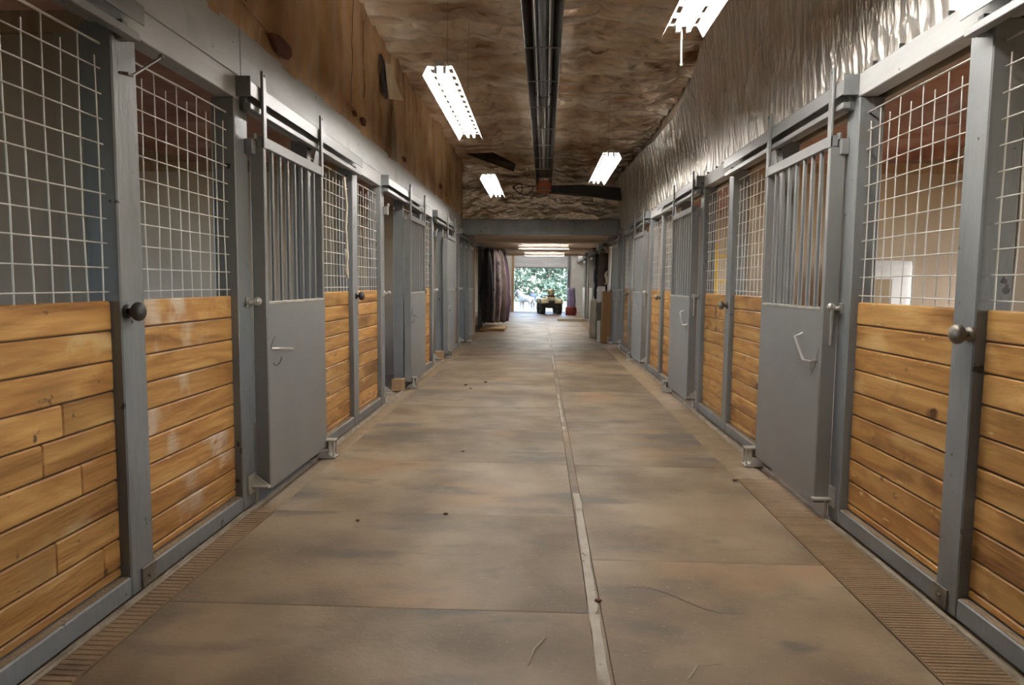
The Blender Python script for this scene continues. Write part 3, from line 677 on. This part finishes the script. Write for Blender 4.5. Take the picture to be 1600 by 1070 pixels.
# end wall with the raised overhead door
ew = empty('wall_end', (0, YEND, 0), 'pale end wall around the open overhead door', kind='structure')
MB().box(-XOUT, -1.30, 0, .15, 0, 4.4).build('wall_piece', 'white_wall', ew); MB().box(1.32, XOUT, 0, .15, 0, 4.4).build('wall_piece', 'white_wall', ew)
MB().box(-1.30, 1.32, 0, .15, 2.95, 4.4).build('wall_piece', 'white_wall', ew)
for x in (-1.36, 1.32): MB().box(x-.06 if x < 0 else x, x+.06 if x < 0 else x+.14, -.06, 0, 0, 2.95, .004).build('door_jamb', 'raw_wood' if x < 0 else 'grey_paint', ew)
od = empty('door_1', (0, YEND-.02, 0), 'white sectional overhead door raised at the end of the aisle', kind='structure')
for i in range(4): MB().box(-1.30, 1.32, -.04, 0, 2.20+i*.19, 2.20+i*.19+.186, .006).build('door_section', 'door_white', od)
MB().box(-1.30, 1.32, -.045, .005, 2.15, 2.20, .006).build('bottom_rail', 'grey_paint', od)
MB().box(-.03, .03, -.07, -.04, 2.85, 2.90, .004).build('handle', 'steel', od)

# blankets on the left
rk = empty('blanket_rack', (-1.74, 20.3, 0), 'black bar rack holding the horse blankets on the left', 'rack')
MB().tube([(0,-.5,2.42), (.1,.9,2.40), (.1,2.6,2.36)], .03, 8).build('rail', 'black_duct', rk)
for y in (-.45, -.2, .2, .8, 1.5, 2.5): MB().tube([(0,y,2.42), (.68,y,2.37)], .016, 6).build('arm', 'steel', rk)
def blanket(x, y, wx, wy, z0, z1, m, lb, seed):
    mb = MB(); rows, n = 22, 30; vs = []
    for i in range(rows+1):
        t = i/rows; z = z1+(z0-z1)*t
        grow = .30+.70*min(1, (t*1.9)**.6)-(.18*(t-.75)/.25 if t > .75 else 0)
        for k in range(n):
            a = 2*math.pi*k/n
            q = 1+.22*math.sin(5*a+seed+1.2*t)+.12*math.sin(9*a-seed*2)+.12*nz(math.cos(a), math.sin(a), t*2+seed, 1.6)
            vs.append((x+wx/2*grow*q*math.cos(a), y+wy/2*(.5+.5*grow)*q*math.sin(a), z+.03*math.sin(7*a+seed)*t))
    fs = [(i*n+k, i*n+(k+1)%n, (i+1)*n+(k+1)%n, (i+1)*n+k) for i in range(rows) for k in range(n)]+[tuple(range(n)), tuple(rows*n+k for k in range(n))]
    mb.add(vs, fs); return tag(mb.build('horse_blanket', m, smooth=True), lb, 'blanket', 'blankets hanging on the rack')
blanket(-1.56, 20.05, .34, .34, .28, 2.40, 'cloth_black', 'black horse blanket hanging nearest on the rack', 1)
blanket(-1.40, 20.5, .46, .40, .25, 2.39, 'cloth_mauve', 'mottled mauve-grey horse blanket hanging on the rack', 2.3)
blanket(-1.27, 21.1, .46, .5, .22, 2.39, 'cloth_brown', 'dark brown horse blanket behind the mauve one', 3.7)
blanket(-1.22, 21.8, .5, .5, .22, 2.38, 'cloth_plum', 'dark plum horse blanket at the far end of the rack', 5.1)
tag(MB().box(-1.74, -1.02, 19.9, 21.6, .0, .09, .01).build('low_platform', 'raw_wood'), 'low pale wooden platform under the hanging blankets', 'platform')
# bundles high on the rack
tag(sackfn(-1.30, 22.6, 2.12, .35, .5, .25, 4).build('rolled_sheet', 'cream_cloth', smooth=True), 'cream rolled sheet lying on the blanket rack', 'cloth')

# things against the right wall just past the fourth door
tb = empty('tall_cupboard', (1.62, 16.62, 0), 'tall brown wooden board case standing against the right wall', 'cupboard')
MB().box(-.13, .13, -.2, .2, 0, 1.22, .006).build('carcass', 'brown_board', tb); MB().box(-.135, .135, -.212, -.2, .02, .7, .003).build('front_board', 'brown_board', tb); MB().box(-.135, .135, -.212, -.2, .71, 1.2, .003).build('front_board', 'brown_board', tb)
tag(MB().box(1.38, 1.46, 16.62, 16.66, 0, .52, .004).build('white_board', 'white_wall'), 'short white board standing beside the tall brown case', 'board')
def bundle(x, y, z0, z1, r, m, name, lb, cat, seed):
    mb = MB(); rows, n = 10, 14; vs = []
    for i in range(rows+1):
        t = i/rows
        for k in range(n):
            a = 2*math.pi*k/n; q = r*(1-.25*abs(t-.4))*(1+.22*nz(math.cos(a), math.sin(a), t*3+seed, 1.7)+.1*math.sin(4*a+seed))
            vs.append((x+q*math.cos(a), y+q*1.2*math.sin(a), z0+(z1-z0)*t))
    fs = [(i*n+k, i*n+(k+1)%n, (i+1)*n+(k+1)%n, (i+1)*n+k) for i in range(rows) for k in range(n)]+[tuple(range(n)), tuple(rows*n+k for k in range(n))]
    mb.add(vs, fs); return tag(mb.build(name, m, smooth=True), lb, cat)
tr_ = empty('tack_rail', (1.70, 17.0, 2.2), 'dark rail with hooks for tack on the right wall past the brown case', 'rail')
MB().box(-.02, .03, 0, 2.2, -.02, .06, .004).build('rail', 'raw_wood', tr_)
for y in (.1, .75, 1.1, 1.6, 1.9, 2.1): MB().tube([(0,y,0), (-.1,y,-.02), (-.12,y,.03)], .008, 6).build('hook', 'steel', tr_)
bundle(1.42, 17.9, 0, 1.0, .13, 'cream_cloth', 'rolled_rug', 'cream rolled rug standing upright by the right wall', 'rug', 1)
bundle(1.53, 17.36, 0, .95, .12, 'olive', 'olive_bag', 'dark olive bag standing between the rolled rug and the brown case', 'bag', 3)
bundle(1.53, 17.36, .94, 1.34, .12, 'sack_white', 'white_bundle', 'white bundle lying on top of the olive bag beside the brown case', 'bundle', 5)
bundle(1.60, 18.6, 1.0, 2.2, .16, 'cloth_black', 'black_jacket', 'black jacket hanging on the right wall beyond the brown case', 'jacket', 7)
bundle(1.58, 18.72, .9, 2.19, .07, 'cloth_red', 'red_halter', 'red cloth hanging among the tack on the right wall', 'cloth', 8)
bundle(1.62, 17.95, 1.2, 2.2, .13, 'cloth_brown', 'brown_coat', 'dark brown coat hanging behind the rolled rug', 'coat', 9)
for i, (x, y, z, r, lb) in enumerate(((1.62, 17.1, 1.55, .13, 'coil of pale rope hanging above the brown case'), (1.62, 18.9, 2.24, .10, 'pale round hat hanging high on the right wall'))):
    mb = MB(); n = 20
    if i == 0:
        ps = [(x-.02*math.sin(t*3), y+r*math.cos(t)*(1-.03*t/6), z+r*1.2*math.sin(t)) for t in [k*2*math.pi/n for k in range(3*n+1)]]
        mb.tube(ps, .018, 6); tag(mb.build('rope_coil', 'rope', smooth=True), lb, 'rope')
    else:
        mb.ball((x, y, z), r, (.5,1,.8), 12, 8); mb.tube([(x-.03, y-r*1.5, z-.03), (x-.03, y+r*1.5, z-.03)], .03, 6); tag(mb.build('hat', 'cream_cloth', smooth=True), lb, 'hat')
for i, (x, y, lb) in enumerate(((1.66, 17.0, 'white pipe standing behind the brown case, nearest of the two'), (1.66, 17.18, 'white pipe standing behind the brown case, farther of the two'))):
    mb = MB().tube([(x, y, 0), (x+.05, y, 2.3)], .03, 10); mb.tube([(x+.05, y, 2.27), (x+.051, y, 2.32)], .038, 10)
    tag(mb.build('white_pipe', 'white_wall', smooth=True), lb, 'pipe')
pl = empty('board_stack', (1.2, 26., 0), 'pale boards lying flat on the floor by the right wall', 'boards')
for i, (dx, dy, z) in enumerate(((0,-.12,0), (.04,.1,0), (.0,0,.045))): MB().box(-.55+dx, .52+dx, dy-.09, dy+.09, z, z+.04, .004).build('board', 'plywood_pale', pl)
bundle(1.42, 31.6, .0, 1.2, .2, 'cloth_lilac', 'lilac_blanket', 'lilac cloth heaped by the right side of the end door', 'cloth', 11)
bundle(1.38, 30.9, 0, .36, .26, 'cloth_red', 'red_tarp', 'red tarp on the floor by the right side of the end door', 'tarp', 12)

# ------------------------------------------------------------------ quad bike
q = empty('quad_bike', (.42, 32.1, 0), 'tan and black quad bike parked in the open end doorway', 'quad bike', rz=.12)
def wheel(x, y, r, wd, parent):
    e = empty('wheel', (x, y, r)); e.parent = parent
    mb = MB(); n = 24; prof = [(-.5,.55), (-.5,.82), (-.42,.95), (-.2,1), (.2,1), (.42,.95), (.5,.82), (.5,.55)]
    vs = [(p[0]*wd, r*p[1]*math.cos(2*math.pi*k/n), r*p[1]*math.sin(2*math.pi*k/n)) for p in prof for k in range(n)]
    fs = [(i*n+k, i*n+(k+1)%n, (i+1)*n+(k+1)%n, (i+1)*n+k) for i in range(len(prof)-1) for k in range(n)]
    mb.add(vs, fs)
    for k in range(12):
        a = 2*math.pi*k/12
        for sg in (-1, 1):
            c = Vector((sg*wd*.22, r*1.0*math.cos(a+.12*sg), r*1.0*math.sin(a+.12*sg))); mb.ball(c, .028, (wd*8,1,1), 6, 4)
    mb.build('tyre', 'tyre', e, smooth=True)
    MB().tube([(-wd*.3,0,0), (wd*.3,0,0)], r*.56, 16).build('rim', 'tyre_grey', e)
for x, y in ((-.38,-.6), (.38,-.6), (-.38,.6), (.38,.6)): wheel(x, y, .30, .23, q)
MB().box(-.22, .22, -.75, .75, .28, .55, .05).build('chassis', 'black_rubber', q)
for sg in (-1, 1):
    for y0, nme in ((-.6, 'front_fender'), (.6, 'rear_fender')):
        mb = MB(); mb.grid(lambda a, b: (sg*(.14+.36*b), y0+.42*math.cos(math.pi*(a*.8+.1)), .42+.33*math.sin(math.pi*(a*.8+.1))*(1-.18*b)), 10, 4)
        f = mb.build(nme, 'camo_tan', q, smooth=True); f.modifiers.new('t', 'SOLIDIFY').thickness = .025
MB().prism([(-.85,.52), (-.80,.72), (-.55,.86), (-.2,.88), (-.15,.6)], -.2, .2, 'x').build('hood', 'camo_tan', q)
MB().box(-.13, .13, -.87, -.84, .52, .66, .01).build('grille', 'black_rubber', q)
for sg in (-1, 1): MB().ball((sg*.16, -.83, .66), .055, (1,.6,.8)).build('headlight', 'white_enamel', q)
MB().box(-.17, .17, -.1, .75, .74, .86, .04).build('seat', 'black_rubber', q)
mb = MB().tube([(0,-.35,.85), (0,-.28,1.02)], .03, 8); mb.tube([(-.40,-.15,1.10), (-.2,-.27,1.06), (.2,-.27,1.06), (.40,-.15,1.10)], .018, 8); mb.build('handlebar', 'black_rubber', q)
MB().box(-.12, .12, -.36, -.22, 1.0, 1.14, .03).build('instrument_pod', 'camo_tan', q)
mb = MB()
for y in (-.82, -.66, -.5): mb.tube([(-.42,y,.86), (.42,y,.86)], .012, 6)
for x in (-.42, -.14, .14, .42): mb.tube([(x,-.84,.86), (x,-.46,.86)], .012, 6)
mb.tube([(-.2,-.9,.35), (-.24,-.92,.62), (.24,-.92,.62), (.2,-.9,.35)], .02, 6)
mb.build('front_rack', 'black_rubber', q)
bundle(.50, 31.5, .875, 1.10, .13, 'camo_tan', 'gear_bag', 'tan bag strapped on the rack of the quad bike', 'bag', 21)

# ------------------------------------------------------------------ outdoors
def ground(a, b):
    x = -70+140*b; y = YEND+140*a
    return (x, y, -.03-.95*min(1, max(0, (y-YEND-.5)/30))+.15*nz(x, y, 1, .08)*min(1, (y-YEND)/10))
struct('ground', MB().grid(ground, 60, 50), 'grass', 'bright sunlit grass outside the open end door', True)
struct('apron', MB().box(-2.2, 2.2, YEND, YEND+1.2, -.12, -.005), 'yard', 'pale concrete apron outside the end door')
def tree(x, y, z, hgt, rad, lb, seed):
    rnd = random.Random(seed)
    e = empty('broadleaf_tree', (x, y, z), lb, 'tree', 'trees beyond the yard')
    MB().tube([(0,0,0), (.1,.05,hgt*.3), (.0,.1,hgt*.75)], [.22,.16,.05], 8).build('trunk', 'bark', e)
    mb = MB(); bl = [(rnd.uniform(-.6,.6)*rad, rnd.uniform(-.6,.6)*rad, hgt*(.08+.42*rnd.random()**1.2 if i_ < 9 else .5+.4*rnd.random()), rad*rnd.uniform(.35,.6)) for i_ in range(14)]
    for i in range(2600):
        b = bl[i % 14]; d = Vector((rnd.gauss(0,1), rnd.gauss(0,1), rnd.gauss(0,1))).normalized()*b[3]*rnd.uniform(.7,1.05)
        c = Vector(b[:3])+d; s_ = rnd.uniform(.16,.34)
        u_ = Vector((rnd.gauss(0,1), rnd.gauss(0,1), rnd.gauss(0,1))).normalized(); v_ = u_.cross(Vector((rnd.gauss(0,1), rnd.gauss(0,1), 1))).normalized()
        mb.add([c-u_*s_, c+v_*s_*.6, c+u_*s_, c-v_*s_*.6], [(0,1,2,3)])
    cr = mb.build('foliage', 'leaf', e); cr['kind'] = 'stuff'
for i, (x, y, hg, r, lb) in enumerate(((-7.5, 92, 11, 4.2, 'leafy tree at the left edge of the open end door'), (-3.6, 103, 13, 3.8, 'leafy tree left of centre beyond the end door'),
        (1.0, 90, 10, 3.2, 'shorter leafy tree in the middle beyond the end door'), (5.0, 104, 13, 3.8, 'leafy tree behind the quad bike'), (8.6, 94, 11, 4.2, 'leafy tree at the right edge of the open end door'),
        (-8.2, 122, 15, 4.2, 'tall tree in the back row on the left'), (6.4, 126, 16, 4.4, 'tall tree in the back row on the right'))):
    tree(x, y, -1., hg, r, lb, 40+i)
def skin(name, vs, es, rad, m, parent, sub=1):
    me = bpy.data.meshes.new(name); me.from_pydata(vs, es, []); me.materials.append(MATS[m])
    o = inst(name, me, parent); sm = o.modifiers.new('s', 'SKIN'); sm.use_smooth_shade = True
    for i, r in enumerate(rad): me.skin_vertices[0].data[i].radius = (r, r) if not isinstance(r, tuple) else r
    me.skin_vertices[0].data[0].use_root = True
    o.modifiers.new('u', 'SUBSURF').levels = sub; o.modifiers['u'].render_levels = sub
    return o
GZ = -.95
ho = empty('horse', (-1.10, 55, GZ+.05), 'pale grey horse with a dark head standing outside the end door', 'horse', rz=math.radians(138))
hv = [(.45,0,1.12), (0,0,1.08), (-.5,0,1.15), (.62,0,1.35), (.85,0,1.62), (.95,0,1.72), (1.18,0,1.52), (1.28,0,1.42),
      (.5,.14,.85), (.52,.14,.48), (.5,.14,.1), (.55,.14,.02), (.5,-.14,.85), (.48,-.14,.48), (.46,-.14,.1), (.5,-.14,.02),
      (-.52,.15,.9), (-.42,.15,.6), (-.62,.15,.42), (-.58,.15,.08), (-.52,.15,.02), (-.52,-.15,.9), (-.42,-.15,.6), (-.62,-.15,.42), (-.58,-.15,.08), (-.52,-.15,.02),
      (-.75,0,1.12), (-.85,0,.75)]
he = [(0,1), (1,2), (0,3), (3,4), (4,5), (5,6), (6,7), (0,8), (8,9), (9,10), (10,11), (0,12), (12,13), (13,14), (14,15), (2,16), (16,17), (17,18), (18,19), (19,20), (2,21), (21,22), (22,23), (23,24), (24,25), (2,26), (26,27)]
hr = [.27,.28,.27,.19,.14,.12,.10,.075,.11,.06,.045,.06,.11,.06,.045,.06,.15,.09,.06,.045,.06,.15,.09,.06,.045,.06,.06,.05]
skin('body', hv, he, hr, 'horse_coat', ho)
MB().ball((.97,0,1.66), .15, (1.1,.7,1)).build('mane', 'horse_dark', ho, smooth=True)
pe = empty('person', (-.62, 57, GZ+.05), 'person in dark blue clothes standing beside the horse', 'person', rz=.4)
pv = [(0,0,.95), (0,0,1.15), (0,0,1.38), (0,0,1.5), (0,-.02,1.60), (0,-.02,1.72), (-.19,0,1.38), (-.24,0,1.12), (-.22,-.08,.86), (.19,0,1.38), (.24,0,1.12), (.22,-.08,.86),
      (-.10,0,.9), (-.11,-.02,.5), (-.11,.02,.1), (-.11,-.14,.04), (.10,0,.9), (.11,-.02,.5), (.11,.02,.1), (.11,-.14,.04)]
pe_ = [(0,1), (1,2), (2,3), (3,4), (4,5), (2,6), (6,7), (7,8), (2,9), (9,10), (10,11), (0,12), (12,13), (13,14), (14,15), (0,16), (16,17), (17,18), (18,19)]
pr = [.15,.15,.16,.06,.09,.09,.075,.055,.045,.075,.055,.045,.10,.075,.055,.05,.10,.075,.055,.05]
skin('body', pv, pe_, pr, 'denim', pe)
MB().ball((0,-.02,1.63), .10, (.8,.95,1.15)).build('head', 'skin', pe, smooth=True)
MB().ball((0,.01,1.69), .10, (.88,1.,.9)).build('hair', 'horse_dark', pe, smooth=True)
bpy.context.view_layer.update()
